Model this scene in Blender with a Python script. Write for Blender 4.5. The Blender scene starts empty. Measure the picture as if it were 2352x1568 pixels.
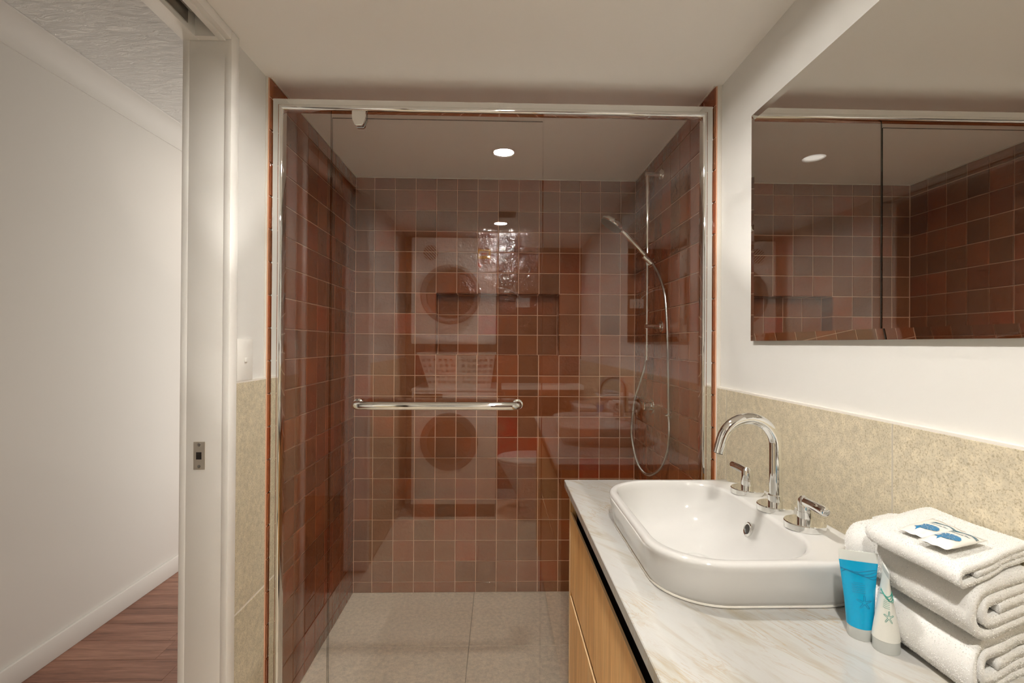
import bpy, bmesh, math, random
from mathutils import Vector, Matrix, noise

random.seed(7)
S = bpy.context.scene
COL = S.collection
PI = math.pi

# ------------------------------------------------------------------ camera, exposure, world
CAM_H = 1.2442
F_PX, YAW, PITCH, ROLL = 1140.47, 0.0257, 0.0041, 0.0063
cam = bpy.data.cameras.new('camera'); cam_o = bpy.data.objects.new('camera', cam); COL.objects.link(cam_o)
cam.sensor_width = 36.0; cam.sensor_fit = 'HORIZONTAL'; cam.lens = F_PX * 36.0 / 2352.0
cam.clip_start = 0.02; cam.clip_end = 50
_f = Vector((math.sin(YAW), math.cos(YAW), 0)); _r = Vector((math.cos(YAW), -math.sin(YAW), 0))
_fw = _f * math.cos(PITCH) + Vector((0, 0, math.sin(PITCH))); _up = -_f * math.sin(PITCH) + Vector((0, 0, math.cos(PITCH)))
_r2 = _r * math.cos(ROLL) + _up * math.sin(ROLL); _u2 = _up * math.cos(ROLL) - _r * math.sin(ROLL)
_m = Matrix((_r2, _u2, -_fw)).transposed().to_4x4(); _m.translation = Vector((0, 0, CAM_H))
cam_o.matrix_world = _m
S.camera = cam_o

w = bpy.data.worlds.new('world'); S.world = w; w.use_nodes = True
w.node_tree.nodes['Background'].inputs[0].default_value = (1, .95, .88, 1)
w.node_tree.nodes['Background'].inputs[1].default_value = 1.6      # added fill light, entering by the hallway's open far end
S.view_settings.view_transform = 'Standard'; S.view_settings.look = 'None'
S.view_settings.gamma = 1.0; S.view_settings.use_curve_mapping = False
S.view_settings.exposure = 0.12
LAMP_W, LAMP2_W = 2200.0, 3200.0          # emission of the two bathroom downlights
HALL_W = 300.0
LAMP_COL = (1.0, 0.962, 0.90, 1)
c = S.cycles
c.max_bounces = 8; c.diffuse_bounces = 5; c.glossy_bounces = 5; c.transmission_bounces = 4; c.transparent_max_bounces = 16
c.use_adaptive_sampling = True; c.adaptive_threshold = .06; c.adaptive_min_samples = 16; c.use_light_tree = False
c.caustics_reflective = True; c.blur_glossy = 1.0; c.caustics_refractive = False; c.sample_clamp_indirect = 4.0
try:
    c.use_denoising = True
except Exception:
    pass

# ------------------------------------------------------------------ materials
def srgb(r, g, b):
    def f(v):
        v /= 255.0
        return v / 12.92 if v <= .04045 else ((v + .055) / 1.055) ** 2.4
    return (f(r), f(g), f(b), 1)

def mat(name, col, rough=.5, metal=0.0, spec=.5, **kw):
    m = bpy.data.materials.new(name); m.use_nodes = True
    b = m.node_tree.nodes['Principled BSDF']
    b.inputs['Base Color'].default_value = col; b.inputs['Roughness'].default_value = rough
    b.inputs['Metallic'].default_value = metal; b.inputs['Specular IOR Level'].default_value = spec
    for k, v in kw.items(): b.inputs[k].default_value = v
    return m

def nd(m, t, **props):
    n = m.node_tree.nodes.new(t)
    for k, v in props.items():
        if k.startswith('i_'): n.inputs[k[2:].replace('_', ' ')].default_value = v
        else: setattr(n, k, v)
    return n
def lk(m, a, b): m.node_tree.links.new(a, b)
def bsdf(m): return m.node_tree.nodes['Principled BSDF']
def coords(m, scale=(1, 1, 1), rot=(0, 0, 0), out='Object', rnd=False):
    tc = nd(m, 'ShaderNodeTexCoord'); mp = nd(m, 'ShaderNodeMapping')
    mp.inputs['Scale'].default_value = scale; mp.inputs['Rotation'].default_value = rot
    lk(m, tc.outputs[out], mp.inputs['Vector'])
    if rnd:
        oi = nd(m, 'ShaderNodeObjectInfo'); mu = nd(m, 'ShaderNodeMath', operation='MULTIPLY'); mu.inputs[1].default_value = 37.0
        lk(m, oi.outputs['Random'], mu.inputs[0]); lk(m, mu.outputs[0], mp.inputs['Location'])
    return mp.outputs[0]
def noise_tex(m, vec, scale, detail=4, rough=.55, dist=0.0):
    n = nd(m, 'ShaderNodeTexNoise'); n.inputs['Scale'].default_value = scale; n.inputs['Detail'].default_value = detail
    n.inputs['Roughness'].default_value = rough; n.inputs['Distortion'].default_value = dist
    lk(m, vec, n.inputs['Vector']); return n.outputs['Fac']
def ramp(m, fac, stops):
    r = nd(m, 'ShaderNodeValToRGB'); e = r.color_ramp.elements
    while len(e) < len(stops): e.new(.5)
    for k, (p, col) in enumerate(stops): e[k].position = p; e[k].color = col
    lk(m, fac, r.inputs[0]); return r.outputs[0]
def mixc(m, fac, a, b, blend='MIX'):
    n = nd(m, 'ShaderNodeMix', data_type='RGBA', blend_type=blend)
    for sock, v in ((0, fac), (6, a), (7, b)):
        if hasattr(v, 'is_output'): lk(m, v, n.inputs[sock])
        else: n.inputs[sock].default_value = v
    return n.outputs[2]
def bump(m, h, strength, dist, normal=None):
    n = nd(m, 'ShaderNodeBump'); n.inputs['Strength'].default_value = strength; n.inputs['Distance'].default_value = dist
    lk(m, h, n.inputs['Height'])
    if normal: lk(m, normal, n.inputs['Normal'])
    lk(m, n.outputs[0], bsdf(m).inputs['Normal']); return n.outputs[0]

MT = {}
MT['paint'] = mat('wall_paint', srgb(221, 219, 214), .6, spec=.25)
m = MT['paint']; bump(m, noise_tex(m, coords(m), 220, 3), .04, .001)
MT['brown_paint'] = mat('dark_brown_wall_paint', srgb(88, 58, 44), .5, spec=.3)
MT['hall_paint'] = mat('hall_wall_paint', srgb(216, 212, 206), .6, spec=.25)
MT['ceil'] = mat('ceiling_paint', srgb(248, 245, 240), .75, spec=.2)
MT['gloss_white'] = mat('gloss_trim_paint', srgb(238, 235, 229), .3)
m = MT['texceil'] = mat('textured_ceiling_paint', srgb(240, 237, 232), .75, spec=.2)
v = coords(m, (1, 3.2, 1), (0, 0, .5)); bump(m, noise_tex(m, v, 15, 6, .7, 1.8), 1.0, .012)
MT['caulk'] = mat('white_sealant', srgb(228, 222, 212), .45)
MT['grout'] = mat('grout', srgb(222, 176, 146), .85, spec=.2)

# glazed tile: each tile carries its own colour
m = MT['tile'] = mat('glazed_red_tile', (1, 1, 1, 1), .12, spec=.5)
oi = nd(m, 'ShaderNodeObjectInfo')
v = coords(m, rnd=True)
n1 = noise_tex(m, v, 14, 4, .6)
c1 = mixc(m, ramp(m, n1, [(.3, (0, 0, 0, 1)), (.75, (1, 1, 1, 1))]), oi.outputs['Color'], srgb(134, 84, 54))
c2 = mixc(m, .55, oi.outputs['Color'], c1)
lk(m, c2, bsdf(m).inputs['Base Color'])
n2 = noise_tex(m, v, 22, 2.5, .55, .4); n3 = noise_tex(m, v, 62, 2.5, .55, .8)
bsdf(m).inputs['Coat Weight'].default_value = .0
ad = nd(m, 'ShaderNodeMath', operation='MULTIPLY_ADD'); ad.inputs[1].default_value = .32
lk(m, n3, ad.inputs[0]); lk(m, n2, ad.inputs[2])
bump(m, ad.outputs[0], .6, .0045)
lk(m, ramp(m, n1, [(.2, (.035, .035, .035, 1)), (.8, (.10, .10, .10, 1))]), bsdf(m).inputs['Roughness'])

def stone(name, a, b, cc, rough):
    m = mat(name, a, rough, spec=.4)
    v = coords(m, rnd=True)
    big = noise_tex(m, v, 3.2, 5, .6, .6); fine = noise_tex(m, v, 300, 3, .75)
    base = ramp(m, big, [(.3, a), (.7, b)])
    sp = ramp(m, fine, [(.36, (0, 0, 0, 1)), (.50, (1, 1, 1, 1))])
    col = mixc(m, sp, cc, base)
    md = ramp(m, noise_tex(m, v, 60, 4, .7), [(.35, (.80, .80, .80, 1)), (.68, (1.08, 1.07, 1.05, 1))])
    lk(m, mixc(m, 1.0, col, md, 'MULTIPLY'), bsdf(m).inputs['Base Color'])
    bump(m, fine, .12, .001)
    return m
MT['stone'] = stone('beige_stone_tile', srgb(204, 193, 168), srgb(216, 205, 181), srgb(176, 163, 136), .5)
MT['floor_stone'] = stone('grey_stone_tile', srgb(230, 218, 198), srgb(238, 227, 208), srgb(216, 202, 180), .42)
MT['floor_grout'] = mat('pale_grout', srgb(186, 178, 162), .8)

m = MT['counter'] = mat('veined_stone_top', srgb(236, 232, 222), .12)
v = coords(m, (1.0, 1.0, 1.0), (0, 0, 1.05))
mp = nd(m, 'ShaderNodeMapping'); mp.inputs['Scale'].default_value = (2.6, 12, 3); lk(m, v, mp.inputs['Vector'])
vv = mp.outputs[0]
cl = ramp(m, noise_tex(m, vv, 1.7, 6, .6, 1.1), [(.30, srgb(180, 179, 176)), (.52, srgb(178, 176, 171)), (.68, srgb(167, 160, 146))])
vein = ramp(m, noise_tex(m, vv, 2.6, 8, .62, 1.8), [(.47, (0, 0, 0, 1)), (.5, (.7, .7, .7, 1)), (.535, (0, 0, 0, 1))])
brk = ramp(m, noise_tex(m, v, 7, 3, .5), [(.46, (0, 0, 0, 1)), (.66, (1, 1, 1, 1))])
fv = mixc(m, 1.0, vein, brk, 'MULTIPLY')
lk(m, mixc(m, fv, cl, srgb(164, 146, 116)), bsdf(m).inputs['Base Color'])

def wood(name, a, b, cc, scale, rough, rot=(0, 0, 0)):
    m = mat(name, a, rough, spec=.35)
    v = coords(m, scale, rot, rnd=True)
    n = noise_tex(m, v, 1.0, 7, .65, .5); n_b = noise_tex(m, v, 5.0, 4, .7, .2)
    base = ramp(m, n, [(.32, a), (.5, b), (.70, cc)])
    g = ramp(m, n_b, [(.35, (.78, .76, .74, 1)), (.6, (1.05, 1.05, 1.05, 1))])
    lk(m, mixc(m, 1.0, base, g, 'MULTIPLY'), bsdf(m).inputs['Base Color'])
    bump(m, n_b, .08, .001)
    return m
MT['oak'] = wood('oak_veneer', srgb(216, 160, 98), srgb(232, 180, 116), srgb(240, 196, 136), (26, 26, 1.1), .42)
MT['oak_edge'] = mat('oak_edge', srgb(228, 192, 146), .5)
MT['plank'] = wood('redbrown_plank', srgb(112, 76, 62), srgb(142, 100, 82), srgb(164, 122, 102), (2.0, 26, 2), .38)
MT['dark'] = mat('dark_recess', srgb(30, 25, 20), .6)  # near-black colour puts the shade of gaps, slots and holes into their surfaces

MT['chrome'] = mat('chrome', (.86, .86, .84, 1), .045, 1.0)
MT['satin'] = mat('satin_nickel', srgb(205, 197, 184), .5, .8)
MT['hose'] = mat('grey_metal_hose', (.62, .61, .58, 1), .25, 1.0)
m = bsdf(MT['hose']); mh = MT['hose']
wv = nd(mh, 'ShaderNodeTexWave'); wv.inputs['Scale'].default_value = 90; wv.bands_direction = 'Z'
tc = nd(mh, 'ShaderNodeTexCoord'); lk(mh, tc.outputs['Object'], wv.inputs['Vector']); bump(mh, wv.outputs['Fac'], .15, .001)
MT['alu'] = mat('aluminium_track', (.6, .58, .54, 1), .4, 1.0)
MT['mirror'] = mat('mirror_silver', (.80, .785, .75, 1), .0, 1.0)
MT['mirror_back'] = mat('mirror_edge', srgb(120, 130, 120), .2)
MT['ceramic'] = mat('white_ceramic', srgb(196, 194, 190), .06, spec=.55)
MT['plastic'] = mat('white_plastic', srgb(236, 233, 226), .3)
MT['appliance'] = mat('white_enamel', srgb(238, 236, 232), .28)
MT['grey_plastic'] = mat('grey_plastic', srgb(92, 88, 84), .3)
MT['dark_glass'] = mat('dark_glass_door', srgb(24, 22, 21), .06)
MT['black'] = mat('black_print', srgb(26, 24, 24), .4)
MT['yellow'] = mat('yellow_print', srgb(250, 196, 40), .4)
MT['red'] = mat('red_print', srgb(214, 48, 34), .4)
MT['white_print'] = mat('white_print', srgb(245, 243, 240), .4)
MT['teal'] = mat('teal_print', srgb(16, 112, 160), .4)
MT['teal_dark'] = mat('dark_teal_print', srgb(24, 82, 96), .4)
MT['green_line'] = mat('green_print', srgb(34, 138, 122), .4)
MT['blue_line'] = mat('blue_print', srgb(0, 112, 152), .4)
m = MT['blue_gel'] = mat('blue_gel_tube', srgb(0, 152, 194), .25)
bsdf(m).inputs['Subsurface Weight'].default_value = .25; bsdf(m).inputs['Subsurface Radius'].default_value = (.004, .01, .012)
m = MT['clear_plastic'] = mat('frosted_clear_plastic', srgb(228, 230, 224), .3)
bsdf(m).inputs['Alpha'].default_value = .62
m = MT['milky'] = mat('milky_tube_plastic', srgb(224, 222, 212), .28)
bsdf(m).inputs['Alpha'].default_value = .93
MT['sachet'] = mat('pearly_sachet_film', srgb(222, 219, 212), .28)
m = MT['terry'] = mat('white_terry', srgb(216, 214, 210), .95, spec=.1)
bsdf(m).inputs['Sheen Weight'].default_value = .3
v = coords(m); bump(m, noise_tex(m, v, 420, 3, .7), .25, .0015)
m = MT['pile'] = bpy.data.materials.new('terry_pile'); m.use_nodes = True; m.node_tree.nodes.remove(bsdf(m))
_d = nd(m, 'ShaderNodeBsdfDiffuse'); _t = nd(m, 'ShaderNodeBsdfTranslucent'); _x = nd(m, 'ShaderNodeMixShader')
_d.inputs[0].default_value = srgb(250, 249, 246); _t.inputs[0].default_value = srgb(250, 249, 246)
lk(m, _d.outputs[0], _x.inputs[1]); lk(m, _t.outputs[0], _x.inputs[2]); lk(m, _x.outputs[0], m.node_tree.nodes['Material Output'].inputs[0])

def glass_mat(name, tint, edge=False):
    m = bpy.data.materials.new(name); m.use_nodes = True
    nt = m.node_tree; nt.nodes.remove(nt.nodes['Principled BSDF'])
    tr = nd(m, 'ShaderNodeBsdfTransparent'); tr.inputs[0].default_value = tint
    gl = nd(m, 'ShaderNodeBsdfGlossy'); gl.inputs['Roughness'].default_value = 0.0; gl.inputs[0].default_value = (1, 1, 1, 1)
    fr = nd(m, 'ShaderNodeFresnel'); ge = nd(m, 'ShaderNodeNewGeometry')
    mr_ = nd(m, 'ShaderNodeMapRange'); mr_.inputs['To Min'].default_value = 1.63; mr_.inputs['To Max'].default_value = 1 / 1.63   # same thin-pane reflectance on both faces
    lk(m, ge.outputs['Backfacing'], mr_.inputs['Value']); lk(m, mr_.outputs[0], fr.inputs['IOR'])
    mx = nd(m, 'ShaderNodeMixShader')
    lk(m, fr.outputs[0], mx.inputs[0]); lk(m, tr.outputs[0], mx.inputs[1]); lk(m, gl.outputs[0], mx.inputs[2])
    lk(m, mx.outputs[0], nt.nodes['Material Output'].inputs[0])
    return m
MT['glass'] = glass_mat('clear_glass', (.992, .995, .992, 1))
MT['glass_edge'] = glass_mat('glass_cut_edge', (.10, .13, .11, 1))

def emis(name, col, s):
    m = bpy.data.materials.new(name); m.use_nodes = True
    nt = m.node_tree; nt.nodes.remove(nt.nodes['Principled BSDF'])
    e = nd(m, 'ShaderNodeEmission'); e.inputs[0].default_value = col; e.inputs[1].default_value = s
    lk(m, e.outputs[0], nt.nodes['Material Output'].inputs[0]); return m
MT['lamp'] = emis('lit_diffuser', LAMP_COL, LAMP_W)
MT['lamp_near'] = emis('lit_diffuser_near', LAMP_COL, LAMP2_W)
MT['hall_lamp'] = emis('lit_hall_diffuser', (1, .90, .80, 1), HALL_W)

# ------------------------------------------------------------------ mesh helpers
def link(o, parent=None):
    COL.objects.link(o)
    if parent is not None: o.parent = parent
    return o

def obj(name, bm, mats, parent=None, smooth=30, loc=None):
    """bm in world coordinates -> object; origin at the parent's location (or loc)."""
    me = bpy.data.meshes.new(name)
    o0 = Vector(loc) if loc is not None else (parent_origin(parent) if parent is not None else Vector((0, 0, 0)))
    bmesh.ops.translate(bm, verts=bm.verts, vec=-o0)
    bm.to_mesh(me); bm.free()
    for mm in (mats if isinstance(mats, (list, tuple)) else [mats]): me.materials.append(MT[mm])
    if smooth:
        me.shade_smooth(); me.set_sharp_from_angle(angle=math.radians(smooth))
    o = bpy.data.objects.new(name, me); link(o, parent)
    if parent is None: o.location = o0
    return o

ORIG = {}
def parent_origin(p):
    while p.parent is not None: p = p.parent
    return Vector(ORIG.get(p.name, p.location))

def thing(name, label, cat, loc=(0, 0, 0), group=None):
    o = bpy.data.objects.new(name, None); link(o); o.location = loc; o.empty_display_size = .05
    o['label'] = label; o['category'] = cat
    if group: o['group'] = group
    return o
def tag(o, label, cat, group=None):
    o['label'] = label; o['category'] = cat
    if group: o['group'] = group
    return o
def struct(o): o['kind'] = 'structure'; return o

def bx(bm, x0, x1, y0, y1, z0, z1, bev=0.0, seg=2, mi=0):
    vs = [bm.verts.new(p) for p in ((x0, y0, z0), (x1, y0, z0), (x1, y1, z0), (x0, y1, z0), (x0, y0, z1), (x1, y0, z1), (x1, y1, z1), (x0, y1, z1))]
    fs = [bm.faces.new([vs[i] for i in q]) for q in ((0, 3, 2, 1), (4, 5, 6, 7), (0, 1, 5, 4), (1, 2, 6, 5), (2, 3, 7, 6), (3, 0, 4, 7))]
    for f in fs: f.material_index = mi
    if bev > 0:
        es = list({e for f in fs for e in f.edges})
        r = bmesh.ops.bevel(bm, geom=es, offset=bev, segments=seg, affect='EDGES', profile=.5)
        for f in r['faces']: f.material_index = mi
    return fs
def box(x0, x1, y0, y1, z0, z1, bev=0.0, seg=2):
    bm = bmesh.new(); bx(bm, min(x0, x1), max(x0, x1), min(y0, y1), max(y0, y1), min(z0, z1), max(z0, z1), bev, seg); return bm

def loft(bm, loops, close_u=True, cap0=False, cap1=False, mi=0):
    rows = [[bm.verts.new(p) for p in L] for L in loops]
    n = len(rows[0])
    for a, b in zip(rows, rows[1:]):
        for i in range(n if close_u else n - 1):
            j = (i + 1) % n
            f = bm.faces.new((a[i], a[j], b[j], b[i])); f.material_index = mi
    if cap0: bm.faces.new(list(reversed(rows[0]))).material_index = mi
    if cap1: bm.faces.new(rows[-1]).material_index = mi
    return rows

def smooth_path(pts, n=8):
    pts = [Vector(p) for p in pts]; out = []
    P_ = [pts[0]] + pts + [pts[-1]]
    for i in range(1, len(P_) - 2):
        a, b, c_, d = P_[i - 1], P_[i], P_[i + 1], P_[i + 2]
        for k in range(n):
            t = k / n
            out.append(.5 * ((2 * b) + (c_ - a) * t + (2 * a - 5 * b + 4 * c_ - d) * t * t + (3 * b - a - 3 * c_ + d) * t ** 3))
    out.append(pts[-1]); return out

def tube(bm, pts, r, seg=12, cap=True, mi=0):
    pts = [Vector(p) for p in pts]; n = len(pts)
    rr = r if isinstance(r, (list, tuple)) else [r] * n
    tan = []
    for i in range(n):
        t = (pts[min(i + 1, n - 1)] - pts[max(i - 1, 0)]); tan.append(t.normalized())
    ref = Vector((0, 0, 1)) if abs(tan[0].z) < .9 else Vector((1, 0, 0))
    nrm = (ref - tan[0] * ref.dot(tan[0])).normalized(); loops = []
    for i in range(n):
        nrm = (nrm - tan[i] * nrm.dot(tan[i])).normalized(); bi = tan[i].cross(nrm)
        loops.append([pts[i] + (nrm * math.cos(2 * PI * k / seg) + bi * math.sin(2 * PI * k / seg)) * rr[i] for k in range(seg)])
    loft(bm, loops, cap0=cap, cap1=cap, mi=mi)

def lathe(bm, prof, center, axis=(0, 0, 1), seg=28, mi=0):
    """prof: list of (radius, height along axis); radius 0 ends are closed."""
    ax = Vector(axis).normalized(); ref = Vector((1, 0, 0)) if abs(ax.x) < .9 else Vector((0, 1, 0))
    u = (ref - ax * ref.dot(ax)).normalized(); v_ = ax.cross(u); c0 = Vector(center)
    loops = [[c0 + ax * h + (u * math.cos(2 * PI * k / seg) + v_ * math.sin(2 * PI * k / seg)) * max(r, 1e-5) for k in range(seg)] for r, h in prof]
    rows = loft(bm, loops, mi=mi)
    if prof[0][0] > 1e-4: bm.faces.new(list(reversed(rows[0]))).material_index = mi
    if prof[-1][0] > 1e-4: bm.faces.new(rows[-1]).material_index = mi
def lathed(prof, center, axis=(0, 0, 1), seg=28):
    bm = bmesh.new(); lathe(bm, prof, center, axis, seg); return bm
def tubed(pts, r, seg=12):
    bm = bmesh.new(); tube(bm, pts, r, seg); return bm
def poly(bm, pts, mi=0):
    f = bm.faces.new([bm.verts.new(p) for p in pts]); f.material_index = mi; return f
def prism(pts, vec):
    bm = bmesh.new(); v_ = Vector(vec)
    loft(bm, [[Vector(p) for p in pts], [Vector(p) + v_ for p in pts]], cap0=True, cap1=True)
    bmesh.ops.recalc_face_normals(bm, faces=bm.faces); return bm
def rrect(x0, x1, y0, y1, r, z, n=10):
    out = []
    for cx, cy, a0 in ((x1 - r, y1 - r, 0), (x0 + r, y1 - r, PI / 2), (x0 + r, y0 + r, PI), (x1 - r, y0 + r, 1.5 * PI)):
        for k in range(n + 1):
            a = a0 + k / n * PI / 2; out.append((cx + r * math.cos(a), cy + r * math.sin(a), z))
    return out

# ------------------------------------------------------------------ key dimensions (metres; camera stands at x=0,y=0)
P = .103
XL, XR, YB, YF = -.7174, .6839, 2.4906, 1.5636      # glazed tile faces: left, right, far wall, near edge
ZC = 2.0693
TT = .007                                            # tile thickness
WL, WR = -.7305, .704                                # painted wall planes left and right
YN = -1.08                                            # wall behind the camera
TX0, TZ0 = XL + .0913, ZC - .0598                    # tile grid origin
HALL_X, HALL_Z = -1.741, 2.37
DY0, DY1 = .45, 1.33                                 # doorway jambs
SL, SR = -.7215, .691                                # stone faces
STL, STR = 1.13, 1.108                               # stone top heights
GY = 1.59                                            # shower glass

# ------------------------------------------------------------------ structure
floor = struct(obj('floor', box(WL - .1, WR + .05, YN - .05, YB + .05, -.08, -.008), 'floor_grout', smooth=0))
floor_hall = struct(obj('floor_hall', box(HALL_X - .05, WL - .1, -.9, 4.0, -.08, -.012), 'dark', smooth=0))
ceiling = struct(obj('ceiling', box(WL - .0005, WR + .05, YN - .05, YB + .12, ZC, ZC + .06), 'ceil', smooth=0))
struct(obj('ceiling_hall', box(HALL_X - .05, WL - .10, -.9, 4.0, HALL_Z, HALL_Z + .05), 'texceil', smooth=0))

# left wall with the doorway
bm = bmesh.new()
XW = WL - .092
for (a, b, z0, z1) in ((YN - .05, DY0 - .019, 0, HALL_Z + .02), (DY1 + .019, YB + .12, 0, HALL_Z + .02), (DY0 - .019, DY1 + .019, 2.108, HALL_Z + .02)):
    bx(bm, XW, WL, a, b, z0, z1)
wall_left = struct(obj('wall_left', bm, 'paint', smooth=0))
wall_right = struct(obj('wall_right', box(WR, WR + .06, YN - .05, YB + .12, 0, ZC), 'paint', smooth=0))
wall_near = struct(obj('wall_near', box(WL - .05, WR + .05, YN - .06, YN, 0, ZC), 'brown_paint', smooth=0))
# substrates behind the glazed tiles (grout coloured)
NX0, NX1, NZ0, NZ1, ND = TX0 + 3 * P, TX0 + 9 * P, TZ0 - 8 * P, TZ0 - 5 * P, .09
bm = bmesh.new()
yb = YB + TT * .55
for (x0, x1, z0, z1) in ((WL, NX0, 0, ZC), (NX1, WR, 0, ZC), (NX0, NX1, 0, NZ0), (NX0, NX1, NZ1, ZC)):
    bx(bm, x0, x1, yb, yb + .13, z0, z1)
wall_far = struct(obj('wall_far', bm, 'grout', smooth=0))
wall_sl = struct(obj('wall_shower_left', box(WL - .001, XL - TT * .55, YF + .0005, YB + .05, 0, ZC), 'grout', smooth=0))
wall_sr = struct(obj('wall_shower_right', box(XR + TT * .55, WR + .001, YF + .0005, YB + .05, 0, ZC), 'grout', smooth=0))
bm = bmesh.new(); bx(bm, NX0 - .01, NX1 + .01, YB + ND + TT * .5, YB + ND + .04, NZ0 - .01, NZ1 + .01)
wall_niche = struct(obj('wall_niche', bm, 'grout', smooth=0))

struct(obj('wall_nib', box(WL, -.640, YN, -.70, 0, ZC), 'brown_paint', smooth=0))
# hall shell
struct(obj('wall_hall', box(HALL_X - .05, HALL_X, -.9, 4.0, 0, HALL_Z), 'hall_paint', smooth=0))
struct(obj('wall_hall_near', box(HALL_X, XW, -.95, -.9, 0, HALL_Z), 'hall_paint', smooth=0))
# hall skirting and cornice
bm = bmesh.new(); bx(bm, HALL_X, HALL_X + .014, -.9, 4.0, 0, .087, .003)
struct(obj('baseboard_hall', bm, 'hall_paint'))
prof = [(HALL_X, 2.281)] + [(HALL_X + .095 - .09 * math.cos(a), 2.281 + .089 * math.sin(a) * 1.0) for a in [k / 8 * PI / 2 for k in range(9)]]
prof = [(HALL_X, 2.281), (HALL_X + .006, 2.281)] + [(HALL_X + .006 + .084 * (1 - math.cos(a)), 2.283 + .081 * math.sin(a)) for a in [k / 8 * PI / 2 for k in range(9)]] + [(HALL_X + .092, 2.369), (HALL_X, 2.369)]
struct(obj('trim_1', prism([(x, -.9, z) for x, z in prof], (0, 4.9, 0)), 'hall_paint'))

# ------------------------------------------------------------------ glazed tiles
_tile_cache = {}
def tile_mesh(w_, h_, gap=.0042):
    """tile lying in local XY (width, height), face towards +Z; origin on the face centre"""
    key = (round(w_, 4), round(h_, 4))
    if key in _tile_cache: return _tile_cache[key]
    a, b = (w_ - gap) / 2, (h_ - gap) / 2; ch = .0013; bm = bmesh.new()
    def rect(x, y, z): return [(-x, -y, z), (x, -y, z), (x, y, z), (-x, y, z)]
    loft(bm, [rect(a, b, -TT), rect(a, b, -ch), rect(a - ch, b - ch, 0)], cap1=True)
    me = bpy.data.meshes.new('tile'); bm.to_mesh(me); bm.free(); me.materials.append(MT['tile'])
    me.shade_smooth(); me.set_sharp_from_angle(angle=math.radians(25))
    _tile_cache[key] = me; return me
PAL = [(146, 74, 38), (140, 79, 44), (132, 83, 50), (118, 78, 50), (148, 83, 46), (148, 64, 34), (136, 71, 38), (140, 87, 54), (122, 68, 38), (144, 70, 36), (152, 81, 44), (112, 74, 48)]
def tile_col():
    p = random.choice(PAL); p = [.6 * a + .4 * b for a, b in zip(p, (138, 74, 42))]; j = random.uniform(.9, 1.1)
    return srgb(min(255, p[0] * j), min(255, p[1] * j), min(255, p[2] * j))
def put_tile(parent, w_, h_, loc, ax_x, ax_y, ax_z, col=None, tilt=.0035):
    o = bpy.data.objects.new('tile', tile_mesh(w_, h_)); link(o, parent)
    mt = Matrix((Vector(ax_x), Vector(ax_y), Vector(ax_z))).transposed()
    rot = Matrix.Rotation(random.uniform(-tilt, tilt), 3, 'X') @ Matrix.Rotation(random.uniform(-tilt, tilt), 3, 'Y') @ Matrix.Rotation(random.uniform(-tilt, tilt) * .6, 3, 'Z')
    mm = (mt @ rot).to_4x4()
    mm.translation = Vector(loc) + Vector(ax_z) * random.uniform(-.0005, .0004)
    o.matrix_local = mm; o.color = col or tile_col(); return o
def edges(start, stop, origin, step):
    k0 = math.floor((start - origin) / step); out = [start]; k = k0 + 1
    while origin + k * step < stop - .004:
        if origin + k * step > start + .004: out.append(origin + k * step)
        k += 1
    return out + [stop]
ZE = edges(0, ZC, TZ0, P)
XE = edges(XL, XR, TX0, P)
YE = edges(YF, YB, YB, P)
RED = {(7, 8): (152, 54, 28), (7, 7): (154, 54, 28), (8, 8): (138, 88, 62), (8, 7): (156, 66, 36), (11, 6): (154, 60, 36), (6, 13): (164, 64, 38), (2, 13): (170, 90, 60)}
for i in range(len(XE) - 1):
    for k in range(len(ZE) - 1):
        x0, x1, z0, z1 = XE[i], XE[i + 1], ZE[k], ZE[k + 1]
        cx, cz = (x0 + x1) / 2, (z0 + z1) / 2
        inside = NX0 < cx < NX1 and NZ0 < cz < NZ1
        col = RED.get((i, k)); col = srgb(*col) if col else None
        if inside: put_tile(wall_niche, x1 - x0, z1 - z0, (cx, YB + ND, cz), (1, 0, 0), (0, 0, 1), (0, -1, 0), col)
        else: put_tile(wall_far, x1 - x0, z1 - z0, (cx, YB, cz), (1, 0, 0), (0, 0, 1), (0, -1, 0), col)
for j in range(len(YE) - 1):
    for k in range(len(ZE) - 1):
        y0, y1, z0, z1 = YE[j], YE[j + 1], ZE[k], ZE[k + 1]
        put_tile(wall_sl, y1 - y0, z1 - z0, (XL, (y0 + y1) / 2, (z0 + z1) / 2), (0, 1, 0), (0, 0, 1), (1, 0, 0))
        put_tile(wall_sr, y1 - y0, z1 - z0, (XR, (y0 + y1) / 2, (z0 + z1) / 2), (0, -1, 0), (0, 0, 1), (-1, 0, 0))
nxs = [NX0 + k * P for k in range(7)]; nzs = [NZ0 + k * P for k in range(4)]
for a, b in zip(nxs, nxs[1:]):
    put_tile(wall_niche, P, ND, ((a + b) / 2, YB + ND / 2, NZ1 - .0005), (1, 0, 0), (0, 1, 0) if False else (0, -1, 0), (0, 0, -1), tilt=.001)
    put_tile(wall_niche, P, ND, ((a + b) / 2, YB + ND / 2, NZ0 + .0005), (1, 0, 0), (0, 1, 0), (0, 0, 1), tilt=.001)
for a, b in zip(nzs, nzs[1:]):
    put_tile(wall_niche, ND, P, (NX0 + .0005, YB + ND / 2, (a + b) / 2), (0, 1, 0), (0, 0, 1), (1, 0, 0), tilt=.001)
    put_tile(wall_niche, ND, P, (NX1 - .0005, YB + ND / 2, (a + b) / 2), (0, -1, 0), (0, 0, 1), (-1, 0, 0), tilt=.001)

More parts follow.
